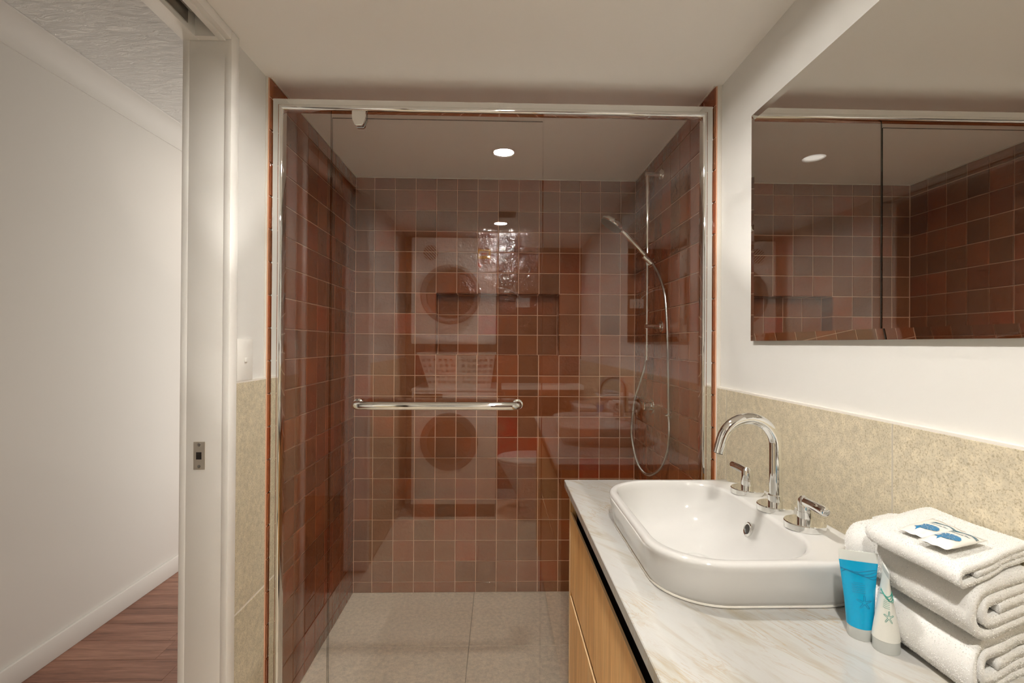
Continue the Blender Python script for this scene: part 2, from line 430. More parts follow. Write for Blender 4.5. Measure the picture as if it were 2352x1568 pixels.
# white sealant lines and edge trims
bm = bmesh.new(); s_ = .0035
bx(bm, XL, XR, YB - s_, YB, ZC - s_, ZC); bx(bm, XL, XL + s_, YF, YB - s_, ZC - s_, ZC); bx(bm, XR - s_, XR, YF, YB - s_, ZC - s_, ZC)
struct(obj('trim_2', bm, 'caulk', smooth=0))
struct(obj('trim_3', box(WL, XL - TT, YF - .004, YF + .0005, 0, ZC, .001), 'caulk'))
struct(obj('trim_4', box(XR + TT, WR, YF - .004, YF + .0005, 0, ZC, .001), 'caulk'))

# ------------------------------------------------------------------ stone panels
_sc = {}
def stone_panel(parent, x0, x1, y0, y1, z0, z1, mt='stone', bev=.0012, name='stone_panel'):
    d = (x1 - x0, y1 - y0, z1 - z0); key = tuple(round(t, 4) for t in d) + (mt,)
    if key not in _sc:
        bm = box(-d[0] / 2, d[0] / 2, -d[1] / 2, d[1] / 2, -d[2] / 2, d[2] / 2, bev, 1)
        me = bpy.data.meshes.new(name); bm.to_mesh(me); bm.free(); me.materials.append(MT[mt]); _sc[key] = me
    o = bpy.data.objects.new(name, _sc[key]); link(o, parent); o.location = ((x0 + x1) / 2, (y0 + y1) / 2, (z0 + z1) / 2); return o
g = .0015
for a, b in ((DY1 + .041, YF - .0045), (-.20 + .002, DY0 - .041), (-.80, -.20), (YN, -.802)):
    for z0, z1 in ((0, .490), (.4940, STL)): stone_panel(wall_left, WL - .002, SL, a, b - .001, z0, z1)
ys = [YF - .0045, 1.4927, .8558, .219, -.418, YN]
for b, a in zip(ys, ys[1:]):
    for z0, z1 in ((0, .468), (.471, STR)): stone_panel(wall_right, SR, WR + .002, a + g, b - g, z0, z1)
bm = bmesh.new()
bx(bm, WL, SL - .0005, DY1 + .041, YF - .004, STL - .0005, STL + .004); bx(bm, WL, SL - .0005, YN, DY0 - .041, STL - .0005, STL + .004)
struct(obj('trim_5', bm, 'caulk', smooth=0))
bm = bmesh.new(); bx(bm, SR + .0005, WR, YN, YF - .004, STR - .0005, STR + .004)
struct(obj('trim_6', bm, 'caulk', smooth=0))
# joint lines behind the stone are pale grout
struct(obj('trim_7', box(SR + .0007, WR - .0005, YN, YF - .005, 0, STR - .001), 'floor_grout', smooth=0))
bm = bmesh.new(); bx(bm, WL + .0005, SL - .0007, DY1 + .042, YF - .005, 0, STL - .001); bx(bm, WL + .0005, SL - .0007, YN, DY0 - .042, 0, STL - .001)
struct(obj('trim_8', bm, 'caulk', smooth=0))

# floor tiles (600 mm) and hall planks
fx = [XL - .004, -.1165, .4835, XR + .01]; fy = [YB + .004, 2.05, 1.45, .85, .25, -.35, YN]
for a, b in zip(fx, fx[1:]):
    for d, e in zip(fy, fy[1:]): stone_panel(floor, a + .0012, b - .0012, e + .0012, d - .0012, -.012, 0, 'floor_stone', .0008, 'floor_tile')
pw = .126; y = .85; row = 0
while y < 3.6:
    x = HALL_X + .014 - random.uniform(0, .55)
    if abs(y + pw / 2 - 2.02) < pw / 2: x = -1.34 - .9
    while x < XW:
        x1 = min(x + .9, XW); xa = max(x, HALL_X)
        if x1 - xa > .02: stone_panel(floor_hall, xa + .0004, x1 - .0004, y + .0004, y + pw - .0004, -.014, 0, 'plank', .0006, 'plank')
        x += .9
    y += pw; row += 1
stone_panel(floor_hall, HALL_X, XW, -.9, .85, -.014, 0, 'plank', .0006, 'plank')

# ------------------------------------------------------------------ doorway: jambs, architraves, sliding-door header
door = bpy.data.objects.new('door_1', None); link(door); struct(door)
ZH = 2.0386
JX0, JX1 = XW - .002, WL + .002
bm = bmesh.new(); bx(bm, JX0, JX1, DY1, DY1 + .02, 0, ZH + .05, .0015); obj('jamb', bm, 'gloss_white', door)
bm = bmesh.new(); bx(bm, JX0, JX1, DY0 - .02, DY0, 0, ZH + .05, .0015); obj('jamb', bm, 'gloss_white', door)
# header boards either side of the track slot
bm = bmesh.new(); bx(bm, JX0 - .016, -.797, DY0, DY1 - .0, ZH, ZH + .06, .0015); obj('header_board', bm, 'gloss_white', door)
bm = bmesh.new(); bx(bm, -.744, JX1, DY0, DY1 - .0, ZH, ZH + .06, .0015); obj('header_board', bm, 'gloss_white', door)
obj('slot_lining', box(-.797, -.744, DY0, DY1 - .02, ZH + .062, ZH + .066), 'dark', door, smooth=0)
bm = bmesh.new()
bx(bm, -.796, -.793, DY0, DY1 - .055, ZH + .012, ZH + .06); bx(bm, -.786, -.770, DY0, DY1 - .055, ZH + .040, ZH + .06); bx(bm, -.793, -.788, DY0, DY1 - .055, ZH + .054, ZH + .06)
obj('track', bm, 'alu', door, smooth=0)
obj('slot_end', box(-.797, -.744, DY1 - .02, DY1 - .001, ZH + .001, ZH + .06), 'gloss_white', door, smooth=0)
# architrave on the bathroom side
AW, AT = .040, .0185
for (y0, y1) in ((DY1 - .001, DY1 - .001 + AW), (DY0 + .001 - AW, DY0 + .001)):
    bm = bmesh.new(); bx(bm, WL - .0005, WL + AT, y0, y1, 0, ZC - .0005, .003); obj('architrave', bm, 'gloss_white', door)
bm = bmesh.new(); bx(bm, WL - .0005, WL + AT, DY0 + .001, DY1 - .001, ZH + .004, ZC - .0005, .003); obj('architrave', bm, 'gloss_white', door)
for (y0, y1) in ((DY1 - .001, DY1 + .045), (DY0 - .045, DY0 + .001)):
    bm = bmesh.new(); bx(bm, XW - .018, XW + .0005, y0, y1, 0, ZH + .05, .003); obj('architrave', bm, 'gloss_white', door)
bm = bmesh.new(); bx(bm, XW - .018, XW + .0005, DY0, DY1 + .045, ZH + .061, ZH + .10, .003); obj('architrave', bm, 'gloss_white', door)
# strike plate
sp = obj('strike_plate', box(-.8027, -.7727, DY1 - .0012, DY1 + .002, .9072, .9805, .0006, 1), 'satin', door)
obj('latch_hole', box(-.7955, -.7815, DY1 - .0016, DY1 - .001, .934, .953), 'dark', sp, smooth=0)
for z in (.9155, .9725):
    obj('screw', lathed([(0, .0012), (.0042, .0010), (.0048, 0)], (-.7878, DY1 - .0011, z), (0, -1, 0), 14), 'chrome', sp)

# ------------------------------------------------------------------ downlights, vent, outlet, switch
def downlight(x, y, zc, label, mt, r=.043):
    t = thing('downlight', label, 'downlight', (x, y, zc), 'recessed ceiling downlights')
    obj('trim_ring', lathed([(r + .011, 0), (r + .010, -.004), (r + .004, -.0072), (r + .0005, -.0074), (r, -.0068), (r, -.0005)], (x, y, zc), (0, 0, 1), 40), 'plastic', t)
    bm = bmesh.new(); lathe(bm, [(0, -.0012), (r, -.0012)], (x, y, zc), (0, 0, 1), 40)
    bm.faces.ensure_lookup_table()
    bmesh.ops.recalc_face_normals(bm, faces=bm.faces)
    obj('diffuser', bm, mt, t)
    return t
downlight(.014, 1.046, ZC, 'lit white downlight in the bathroom ceiling, reflected large in the shower glass', 'lamp')
downlight(.004, -.222, ZC, 'lit white downlight nearer the dryer, small reflection on the red tiles', 'lamp_near')
downlight(-1.27, 3.05, HALL_Z, 'lit downlight of the hallway ceiling beyond the white door jamb', 'hall_lamp')

t = thing('exhaust_vent', 'small dark square exhaust grille in the bathroom ceiling', 'vent', (.045, .02, ZC))
bm = bmesh.new()
for a in ((-.01, .1, -.045, -.035), (-.01, .1, .075, .085), (-.01, 0, -.035, .075), (.09, .1, -.035, .075)): bx(bm, a[0], a[1], a[2], a[3], ZC - .008, ZC)
obj('frame', bm, 'grey_plastic', t, smooth=0)
for k in range(7):
    yy = -.03 + k * .0155; obj('slat', box(0, .09, yy, yy + .009, ZC - .007, ZC - .001), 'grey_plastic', t, smooth=0)

t = thing('light_switch', 'white light switch plate on left wall above beige stone', 'switch', (WL, 1.43, 1.19))
bm = bmesh.new(); bx(bm, WL, WL + .010, 1.3865, 1.4735, 1.1335, 1.2525, .0025); obj('plate', bm, 'plastic', t)
bm = bmesh.new(); bx(bm, WL + .010, WL + .013, 1.4235, 1.4385, 1.186, 1.199, .0015); obj('rocker', bm, 'plastic', t)
bm = bmesh.new(); bx(bm, WL, WL + .005, 1.392, 1.468, 1.129 + .0012, 1.1335); obj('base', bm, 'plastic', t)

t = thing('power_outlet', 'white double power outlet on wall behind camera beside the dryer', 'outlet', (.2, YN, 1.60))
bm = bmesh.new(); bx(bm, .14, .26, YN, YN + .010, 1.555, 1.635, .002); obj('plate', bm, 'plastic', t)
for px in (.17, .23):
    for dx, dz in ((-.008, .004), (.008, .004), (0, -.014)):
        obj('socket_slot', box(px + dx - .002, px + dx + .002, YN + .0098, YN + .0104, 1.59 + dz - .005, 1.59 + dz + .005), 'black', t, smooth=0)
obj('cord', tubed(smooth_path([(.17, YN + .02, 1.60), (.17, YN + .05, 1.64), (.08, YN + .05, 1.70), (-.03, YN + .06, 1.72)]), .004, 8), 'plastic', t)

# ------------------------------------------------------------------ shower screen
scr = thing('shower_screen', 'chrome framed glass shower screen with pivot door and long bar handle', 'shower screen', (0, GY, 0))
FX0, FX1, FZ0, FZ1 = XL + .0015, XR - .0015, .004, 2.0085
FY = 1.575
prof = [(0, 0), (.017, 0)] + [(.0175 + .008 * (1 - math.cos(a)), -.007 * math.sin(a)) for a in [k / 8 * PI for k in range(9)]] + [(.034, .001), (.034, .024), (0, .024)]
def member(name, a, b):
    """a,b: functions of inset u -> (x,z) for the two mitred ends"""
    bm = bmesh.new()
    loft(bm, [[(*[a(u)[0]], FY + v_, a(u)[1]) for u, v_ in prof], [(b(u)[0], FY + v_, b(u)[1]) for u, v_ in prof]], cap0=True, cap1=True)
    bmesh.ops.recalc_face_normals(bm, faces=bm.faces)
    return obj(name, bm, 'chrome', scr, smooth=40)
tl = lambda u: (FX0 + u, FZ1 - u); tr_ = lambda u: (FX1 - u, FZ1 - u); bl = lambda u: (FX0 + u, FZ0 + u * .7); br = lambda u: (FX1 - u, FZ0 + u * .7)
member('top_rail', tl, tr_); member('stile', tl, bl); member('stile', tr_, br); member('sill', bl, br)
def pane(name, x0, x1, z0, z1, parent):
    bm = bmesh.new(); bx(bm, x0, x1, GY - .003, GY + .003, z0, z1)
    bm.normal_update()
    for f in bm.faces:
        f.material_index = 0 if abs(f.normal.y) > .5 else 1
    return obj(name, bm, ['glass', 'glass_edge'], parent, smooth=0)
bm = None
pane('fixed_panel', FX0 + .030, -.5385, .03, 1.980, scr)
pane('fixed_panel', .1385, FX1 - .030, .03, 1.980, scr)
dr = pane('door', -.5345, .1355, .035, 1.957, scr)
# pivot bracket (both faces of the glass)
bp = [(-.4694, 1.9765), (-.4258, 1.9765), (-.4258, 1.952), (-.4363, 1.929), (-.4595, 1.929), (-.4694, 1.952)]
for y0, y1 in ((GY - .016, GY - .0032), (GY + .0032, GY + .016)):
    b2 = prism([(x, y0, z) for x, z in bp], (0, y1 - y0, 0))
    bmesh.ops.bevel(b2, geom=list(b2.edges), offset=.002, segments=2, affect='EDGES')
    obj('pivot_bracket', b2, 'chrome', dr)
HX0, HX1, HYc, HZ, HR = -.4435, .0595, 1.5365, 1.0505, .0128
def arc(cx, cy, r, a0, a1, z, n=8): return [(cx + r * math.cos(a0 + (a1 - a0) * k / n), cy + r * math.sin(a0 + (a1 - a0) * k / n), z) for k in range(n + 1)]
rb = .02
pts = [(HX0, GY - .003, HZ), (HX0, HYc + rb + .008, HZ)] + arc(HX0 + rb, HYc + rb, rb, PI, 1.5 * PI, HZ) + [(HX0 + .1, HYc, HZ), (-.2, HYc, HZ), (HX1 - .1, HYc, HZ)] + arc(HX1 - rb, HYc + rb, rb, 1.5 * PI, 2 * PI, HZ) + [(HX1, HYc + rb + .008, HZ), (HX1, GY - .003, HZ)]
hd = obj('handle', tubed(pts, HR, 20), 'chrome', dr, smooth=50)
for hx in (HX0, HX1):
    obj('handle_collar', lathed([(HR + .0005, -.012), (HR + .004, -.010), (HR + .004, -.0032)], (hx, GY, HZ), (0, 1, 0), 24), 'chrome', dr)
    obj('handle_cap', lathed([(HR + .003, .0032), (HR + .003, .007), (HR - .002, .010), (0, .0105)], (hx, GY, HZ), (0, 1, 0), 24), 'chrome', dr)

# ------------------------------------------------------------------ shower rail, hand shower, mixer
RX, RY = .6235, 2.08
t = thing('shower_rail', 'vertical chrome shower rail with brackets on right tiled wall', 'shower rail', (XR, RY, 1.2))
obj('rail', tubed([(RX, RY, 1.243), (RX, RY, 1.6), (RX, RY, 1.956)], .0082, 16), 'chrome', t)
for z in (1.962, 1.3205):
    b = obj('wall_bracket', tubed([(RX - .010, RY, z), (RX + .03, RY, z), (XR - .004, RY, z)], .0085 if z > 1.5 else .011, 14), 'chrome', t)
    obj('wall_flange', lathed([(0, .008), (.020, .0075), (.024, .005), (.025, 0)], (XR, RY, z), (-1, 0, 0), 24), 'chrome', b)
sl = obj('slider', tubed([(RX, RY - .002, 1.575), (RX, RY - .002, 1.62)], .0145, 16), 'chrome', t)
obj('slider_knob', lathed([(.0125, 0), (.0125, .014), (.010, .018), (0, .019)], (RX + .012, RY - .006, 1.592), (.75, -.65, .15), 16), 'chrome', sl)
obj('slider_socket', tubed([(RX + .012, RY - .024, 1.584), (RX - .022, RY - .024, 1.614)], [.0125, .0135], 16), 'chrome', sl)
obj('rail_end', lathed([(.0085, 0), (.0095, -.004), (.0095, -.03), (.008, -.034), (0, -.035)], (RX, RY, 1.245), (0, 0, 1), 16), 'chrome', t)

t = thing('hand_shower', 'chrome hand shower on slider with looping metal hose', 'hand shower', (RX, RY - .02, 1.6))
A = Vector((.634, RY - .024, 1.592)); B = Vector((.522, RY - .024, 1.705)); H0 = Vector((.462, RY - .022, 1.752))
obj('grip', tubed([A, A.lerp(B, .3), A.lerp(B, .7), B, Vector((.500, RY - .024, 1.724))], [.0085, .0105, .0125, .013, .010], 14), 'chrome', t)
hn = Vector((-.56, 0, -.83)).normalized()
hc = Vector((.468, RY - .024, 1.745))
hd_ = obj('head', lathed([(0, -.017), (.012, -.017), (.042, -.011), (.052, -.002), (.053, .006), (.050, .010)], hc, hn, 32), 'chrome', t)
obj('spray_face', lathed([(.050, .009), (.047, .0125), (0, .0135)], hc, hn, 32), 'grey_plastic', hd_)
obj('neck', tubed([Vector((.510, RY - .024, 1.712)), Vector((.487, RY - .024, 1.737)), hc + hn * -.006], [.0115, .011, .010], 12), 'chrome', t)
HP = [(.638, 2.055, 1.583), (.6381, 2.05, 1.5772), (.6495, 2.0, 1.5198), (.6529, 1.94, 1.4345), (.6554, 1.92, 1.2967), (.6597, 1.92, 1.127), (.6657, 1.93, .9729), (.6643, 1.92, .8896), (.663, 1.94, .8174), (.6488, 1.98, .7457), (.6147, 2.03, .708), (.5861, 2.07, .7412), (.5718, 2.10, .8191), (.5685, 2.11, .8914), (.581, 2.11, 1.0031), (.6002, 2.10, 1.0784), (.6156, 2.09, 1.1438), (.6205, 2.08, 1.19), (RX, RY, 1.213)]
obj('hose', tubed(smooth_path(HP, 6), .0068, 12), 'hose', t)
obj('hose_nut', tubed([(RX, RY, 1.216), (RX - .0005, RY, 1.178)], [.0092, .0082], 12), 'chrome', t)

t = thing('hose_guide', 'small chrome ring bracket holding the shower hose on tiles', 'hose bracket', (XR, 1.973, .967))
obj('flange', lathed([(0, .009), (.016, .008), (.020, .005), (.021, 0)], (XR, 1.973, .967), (-1, 0, 0), 24), 'chrome', t)
bm = bmesh.new(); tube(bm, [(XR - .004, 1.973, .967), (.664, 1.951, .967)], .006, 10)
rp = [(.6655 + .0145 * math.cos(a), 1.931 + .0145 * math.sin(a), .969) for a in [k / 20 * 2 * PI for k in range(21)]]
tube(bm, rp, .004, 8); obj('ring', bm, 'chrome', t)

t = thing('shower_mixer', 'chrome shower mixer tap with lever on right tiled wall', 'mixer tap', (XR, 2.205, .968))
obj('wall_plate', lathed([(0, .007), (.030, .007), (.034, .0045), (.035, 0)], (XR, 2.205, .968), (-1, 0, 0), 32), 'chrome', t)
obj('body', lathed([(.0195, .006), (.0195, .036), (.017, .040), (0, .041)], (XR, 2.205, .968), (-1, 0, 0), 24), 'chrome', t)
obj('lever', tubed([(XR - .033, 2.205, .968), (XR - .040, 2.22, .980), (XR - .047, 2.25, 1.000)], [.006, .0055, .0045], 10), 'chrome', t)

# ------------------------------------------------------------------ vanity
VX, VY0, VY1, VZ = .1985, .37, 1.494, .835
CX = VX + .016                                   # cabinet front
t = thing('vanity_cabinet', 'oak vanity cabinet with two handleless drawers under white worktop', 'vanity', (CX, .93, 0))
bm = bmesh.new()
bx(bm, CX + .02, SR - .001, VY0 + .02, VY1 - .02, .12, .800); obj('carcass', bm, 'dark', t, smooth=0)
for y0, y1 in ((VY0 + .003, VY0 + .019), (VY1 - .019, VY1 - .003)):
    e = obj('end_panel', box(CX + .0008, SR - .001, y0, y1, .10, .8145, .0006, 1), 'oak', t, smooth=0)
    obj('edge_strip', box(CX, CX + .001, y0, y1, .10, .8145), 'oak_edge', e, smooth=0)
def drawer(z0, z1):
    bm = bmesh.new(); xf = CX + .0005
    pr = [(xf, z0), (xf, z1), (xf + .0045, z1), (xf + .018, z1 - .035), (xf + .018, z0)]
    loft(bm, [[(x, VY0 + .021, z) for x, z in pr], [(x, VY1 - .021, z) for x, z in pr]], cap0=True, cap1=True)
    bmesh.ops.recalc_face_normals(bm, faces=bm.faces)
    d = obj('drawer', bm, 'oak', t, smooth=0)
    obj('drawer_edge', box(xf - .0003, xf + .0046, VY0 + .021, VY1 - .021, z1 - .0012, z1 + .0004), 'oak_edge', d, smooth=0)
drawer(.516, .744); drawer(.125, .497)
obj('kickboard', box(CX + .05, SR - .001, VY0 + .02, VY1 - .02, 0, .12), 'dark', t, smooth=0)

HO = (.285, .59, .785, 1.185)                      # hole under the basin
bm = bmesh.new()
o_top = rrect(VX, SR - .0006, VY0, VY1, .002, VZ - .0015); o_top2 = rrect(VX + .0015, SR - .0006, VY0, VY1 - .0015, .002, VZ); o_bot = rrect(VX, SR - .0006, VY0, VY1, .002, VZ - .020)
h_top = rrect(*HO, .08, VZ); h_bot = rrect(*HO, .08, VZ - .020)
loft(bm, [h_bot, o_bot, o_top, o_top2, h_top, h_bot])
bmesh.ops.remove_doubles(bm, verts=bm.verts, dist=1e-6); bmesh.ops.recalc_face_normals(bm, faces=bm.faces)
tag(obj('worktop', bm, 'counter', smooth=20, loc=(.44, .93, .815)), 'white stone worktop with faint beige veins under the basin', 'worktop')

# basin
t = thing('basin', 'white ceramic rounded-rectangle countertop basin', 'basin', (.44, .98, VZ))
BZ = .911
def bl_(x0, x1, y0, y1, r, z): return rrect(x0, x1, y0, y1, r, z, 12)
def inset(b, d, r, z): return bl_(b[0] + d, b[1] - d, b[2] + d, b[3] - d, r, z)
OB = (.2515, .6185, .7465, 1.2200); IB = (.2680, .5280, .7640, 1.2040)
loops = [bl_(.268, .610, .7685, 1.204, .098, VZ + .0005), bl_(.264, .612, .762, 1.208, .102, VZ + .004), bl_(.2605, .614, .758, 1.211, .104, VZ + .012)]
loops += [bl_(.2555, .6165, .751, 1.216, .107, VZ + .040), bl_(.2525, .618, .7475, 1.219, .11, BZ - .014), bl_(*OB, .111, BZ - .008)]
for a in (.25, .5, .75, 1.0): loops.append(inset(OB, .008 * (1 - math.cos(a * PI / 2)), .111 - .008 * (1 - math.cos(a * PI / 2)), BZ - .008 + .008 * math.sin(a * PI / 2)))
loops.append(inset(OB, .0115, .0995, BZ))
loops += [bl_(IB[0] - .001, IB[1] + .008, IB[2] - .001, IB[3] + .001, .101, BZ - .0005), bl_(*IB, .100, BZ - .002)]
for d, dz in ((.0025, .006), (.005, .016), (.010, .034), (.018, .055), (.030, .074), (.047, .088), (.070, .0965), (.095, .1005)):
    loops.append(inset(IB, d, max(.1 - d * .72, .03), BZ - dz))
bm = bmesh.new(); rows = loft(bm, loops, cap1=True)
bmesh.ops.recalc_face_normals(bm, faces=bm.faces)
for f in bm.faces: pass
obj('bowl', bm, 'ceramic', t, smooth=55)
ow = obj('overflow_ring', lathed([(.0095, .001), (.0100, .0038), (.0125, .0045), (.0145, .0035), (.0152, 0)], (.5135, 1.006, .8662), (-1, 0, .28), 28), 'chrome', t)
obj('overflow_hole', lathed([(0, .0015), (.0098, .0016)], (.5135, 1.006, .8662), (-1, 0, .28), 24), 'dark', ow)
obj('waste', lathed([(.030, 0), (.029, .003), (.024, .004), (.020, .0025), (0, .002)], (.40, .99, BZ - .1005), (0, 0, 1), 28), 'ceramic', t)

bm = bmesh.new(); tube(bm, [Vector(p) for p in bl_(.2645, .6125, .7635, 1.2075, .101, VZ + .0030)] + [Vector(bl_(.2645, .6125, .7635, 1.2075, .101, VZ + .0030)[0])], .0028, 6)
obj('sealant_bead', bm, 'caulk', t)
# taps
def disc(c0, parent, r=.0345):
    return obj('base_flange', lathed([(r, .0), (r, .0105), (r - .0012, .012), (0, .012)], c0, (0, 0, 1), 40), 'chrome', parent)
TXc = .5615; SY = .994
t = thing('basin_spout', 'tall curved chrome swan-neck spout on basin ledge', 'tap', (TXc, SY, BZ))
disc((TXc, SY, BZ), t)
obj('collar', lathed([(.0135, .012), (.0135, .030), (.0118, .032)], (TXc, SY, BZ), (0, 0, 1), 28), 'chrome', t)
ra = .0555; zc = 1.0395
pts = [(TXc, SY, BZ + .010), (TXc, SY, .96), (TXc, SY, 1.0)] + [(TXc - ra + ra * math.cos(a), SY, zc + ra * math.sin(a)) for a in [k / 18 * math.radians(165) for k in range(19)]]
d = Vector((-math.sin(math.radians(165)), 0, math.cos(math.radians(165)))); e = Vector(pts[-1])
pts += [e + d * .012, e + d * .029]
so = obj('spout', tubed(pts, .0115, 24), 'chrome', t, smooth=50)
obj('aerator', lathed([(.0085, 0), (.0085, .0015), (0, .001)], e + d * .0288, d, 20), 'dark', so)
def handle(y, sgn, label):
    t = thing('tap_handle', label, 'tap handle', (TXc, y, BZ), 'chrome tap handles on the basin ledge')
    disc((TXc, y, BZ), t)
    obj('stem', lathed([(.0125, .011), (.0125, .030), (.0119, .0305), (.0119, .0325)], (TXc, y, BZ), (0, 0, 1), 28), 'chrome', t)
    b = obj('hub', lathed([(.0118, .0325), (.0118, .046), (.0105, .0525), (.006, .0575), (0, .0585)], (TXc, y, BZ), (0, 0, 1), 28), 'chrome', t)
    z = BZ + .0475
    obj('lever', tubed([(TXc, y, z), (TXc - .001, y + sgn * .03, z + .0012), (TXc - .003, y + sgn * .060, z + .0015), (TXc - .003, y + sgn * .064, z + .0015), (TXc - .003, y + sgn * .066, z + .0015)], [.0095, .0092, .0088, .0072, .003], 18), 'chrome', t)
handle(1.108, 1, 'chrome lever tap handle farther from the towels, near the shower')
handle(.897, -1, 'chrome lever tap handle nearest the stacked white towels')

# ------------------------------------------------------------------ mirror
MX, MY0, MY1, MZ0, MZ1 = .692, .506, 1.354, 1.2555, 1.8785
t = thing('wall_mirror', 'large frameless mirror on white right wall above basin', 'mirror', (WR, .93, MZ0))
bv = .020
def mr(x, d): return [(x, MY0 + d, MZ0 + d), (x, MY1 - d, MZ0 + d), (x, MY1 - d, MZ1 - d), (x, MY0 + d, MZ1 - d)]
bm = bmesh.new(); poly(bm, mr(MX, bv)); obj('mirror_face', bm, 'mirror', t, smooth=0)
bm = bmesh.new(); loft(bm, [mr(MX, bv), mr(MX + .0022, 0)]); obj('bevel', bm, 'mirror', t, smooth=0)
bm = bmesh.new(); loft(bm, [mr(MX + .0022, 0), mr(MX + .0045, 0)]); obj('glass_edge', bm, 'mirror_back', t, smooth=0)
obj('backing', box(MX + .0045, WR, MY0 + .004, MY1 - .004, MZ0 + .004, MZ1 - .004), 'plastic', t, smooth=0)

# ------------------------------------------------------------------ towels
def ribbon(path, th):
    n = len(path); L, R_ = [], []
    for i in range(n):
        a = Vector(path[max(i - 1, 0)]); b = Vector(path[min(i + 1, n - 1)]); d = (b - a).normalized(); nn = Vector((-d.y, d.x))
        L.append(Vector(path[i]) + nn * th / 2); R_.append(Vector(path[i]) - nn * th / 2)
    return L, R_
def spiral(x0, x1, z0, h, th, turns, tail=.02):
    """rolled towel end: centre line in (x,z), starting bottom right and wrapping clockwise inwards"""
    r = (h - th) / 2; zc_ = z0 + h / 2; pts = []
    xa, xb = x0 + th / 2 + r, x1 - th / 2 - r
    n = 10
    for k in range(8): pts.append((x1 - tail - (x1 - tail - xa) * k / 8, zc_ - r))
    side = 0
    for s in range(turns):
        if side == 0:
            for k in range(n + 1):
                a = -PI / 2 - PI * k / n; pts.append((xa + r * math.cos(a), zc_ + r * math.sin(a)))
            top = zc_ + r; r -= th * .53; zc_ = top - r
            xb2 = xb
            for k in range(1, 7): pts.append((xa + (xb2 - xa) * k / 7, top))
        else:
            for k in range(n + 1):
                a = PI / 2 - PI * k / n; pts.append((xb + r * math.cos(a), zc_ + r * math.sin(a)))
            bot = zc_ - r; r -= th * .53; zc_ = bot + r; xa += th * .5
            for k in range(1, 7): pts.append((xb + (xa - xb) * k / 7, bot))
        side = 1 - side
        if r < th * .35: break
    return pts
def make_towel(name, label, x0, x1, y0, y1, z0, h, th, turns, shear=0, seed=0, npile=9000, lift=0.0, group='folded white towels on the vanity'):
    path = spiral(x0, x1, z0, h, th, turns); L, R_ = ribbon(path, th * .93)
    loop = L + list(reversed(R_)); n = len(path); ny = 30
    cx, cy = (x0 + x1) / 2, (y0 + y1) / 2
    vs, fs = [], []
    for j in range(ny + 1):
        tt = j / ny; y = y0 + (y1 - y0) * tt
        for k, p in enumerate(loop):
            q = Vector((p.x * 9 + seed * 3.1, y * 9, p.y * 9 + seed))
            nx_, nz_, nyy = noise.noise(q), noise.noise(q + Vector((7, 3, 1))), noise.noise(q * 2 + Vector((2, 9, 4)))
            endk = max(0, 1 - min(tt, 1 - tt) * 12)
            X = p.x + nx_ * .0045; Z = p.y + nz_ * .003; Y = y + nyy * .005 * endk
            # soften the far end: it droops and rounds in
            f = max(0, (tt - .86) / .14)
            X += f * f * .010 * (1 if p.x < cx else -.3); Z -= f * f * .006 * ((p.y - z0) / h)
            Z = max(Z, z0 + .0004); Y += shear * (p.x - x0)
            vs.append((X, Y, Z))
    m_ = len(loop)
    for j in range(ny):
        for k in range(m_):
            k2 = (k + 1) % m_; a = j * m_
            fs.append((a + k, a + m_ + k, a + m_ + k2, a + k2))
    for j, flip in ((0, False), (ny, True)):
        a = j * m_
        for k in range(n - 1):
            q = (a + k, a + k + 1, a + m_ - 2 - k, a + m_ - 1 - k); fs.append(tuple(reversed(q)) if flip else q)
    c0 = Vector((cx, cy, z0))
    vs = [Vector(p) - c0 for p in vs]
    t = thing(name, label, 'towel', c0, group)
    me = bpy.data.meshes.new('cloth'); me.from_pydata(vs, [], fs); me.update()
    bm = bmesh.new(); bm.from_mesh(me); bmesh.ops.recalc_face_normals(bm, faces=bm.faces); bm.to_mesh(me); bm.free()
    me.materials.append(MT['terry']); me.shade_smooth()
    link(bpy.data.objects.new('cloth', me), t)
    # terry loops: short tufts standing on the cloth
    rnd = random.Random(seed); polys = list(me.polygons); cum = []; s = 0
    for p in polys: s += p.area; cum.append(s)
    import bisect
    pv, pf = [], []
    for _ in range(npile):
        p = polys[bisect.bisect_left(cum, rnd.random() * s)]; vi = [me.vertices[i].co for i in p.vertices]
        a, b = rnd.random(), rnd.random()
        pt = (vi[0] * (1 - a) + vi[1] * a) * (1 - b) + (vi[3] * (1 - a) + vi[2] * a) * b
        nn = p.normal; u = Vector((rnd.uniform(-1, 1), rnd.uniform(-1, 1), rnd.uniform(-1, 1))); u = (u - nn * u.dot(nn)).normalized()
        hgt = rnd.uniform(.0005, .0014); wd = rnd.uniform(.0003, .0006); lean = Vector((rnd.uniform(-.6, .6), rnd.uniform(-.6, .6), rnd.uniform(-.6, .3)))
        tip = pt + (nn + lean * .7).normalized() * hgt
        k = len(pv); pv += [pt - u * wd, pt + u * wd, tip]; pf.append((k, k + 1, k + 2))
    mp_ = bpy.data.meshes.new('terry_pile'); mp_.from_pydata(pv, [], pf); mp_.materials.append(MT['pile'])
    po = link(bpy.data.objects.new('terry_pile', mp_), t); po['kind'] = 'stuff'
    return t
make_towel('bath_towel', 'rolled white terry bath towel at the bottom of the stack, on worktop', .537, .688, .552, .748, VZ, .068, .0125, 4, .42, 1, 70000)
make_towel('bath_towel', 'rolled white terry bath towel in the middle of the stack', .533, .688, .548, .770, VZ + .0710, .063, .0125, 4, .40, 2, 70000)
make_towel('face_cloth', 'folded white face cloth on top of stack under two soap sachets', .516, .688, .545, .700, VZ + .1360, .022, .0070, 2, .46, 3, 50000)

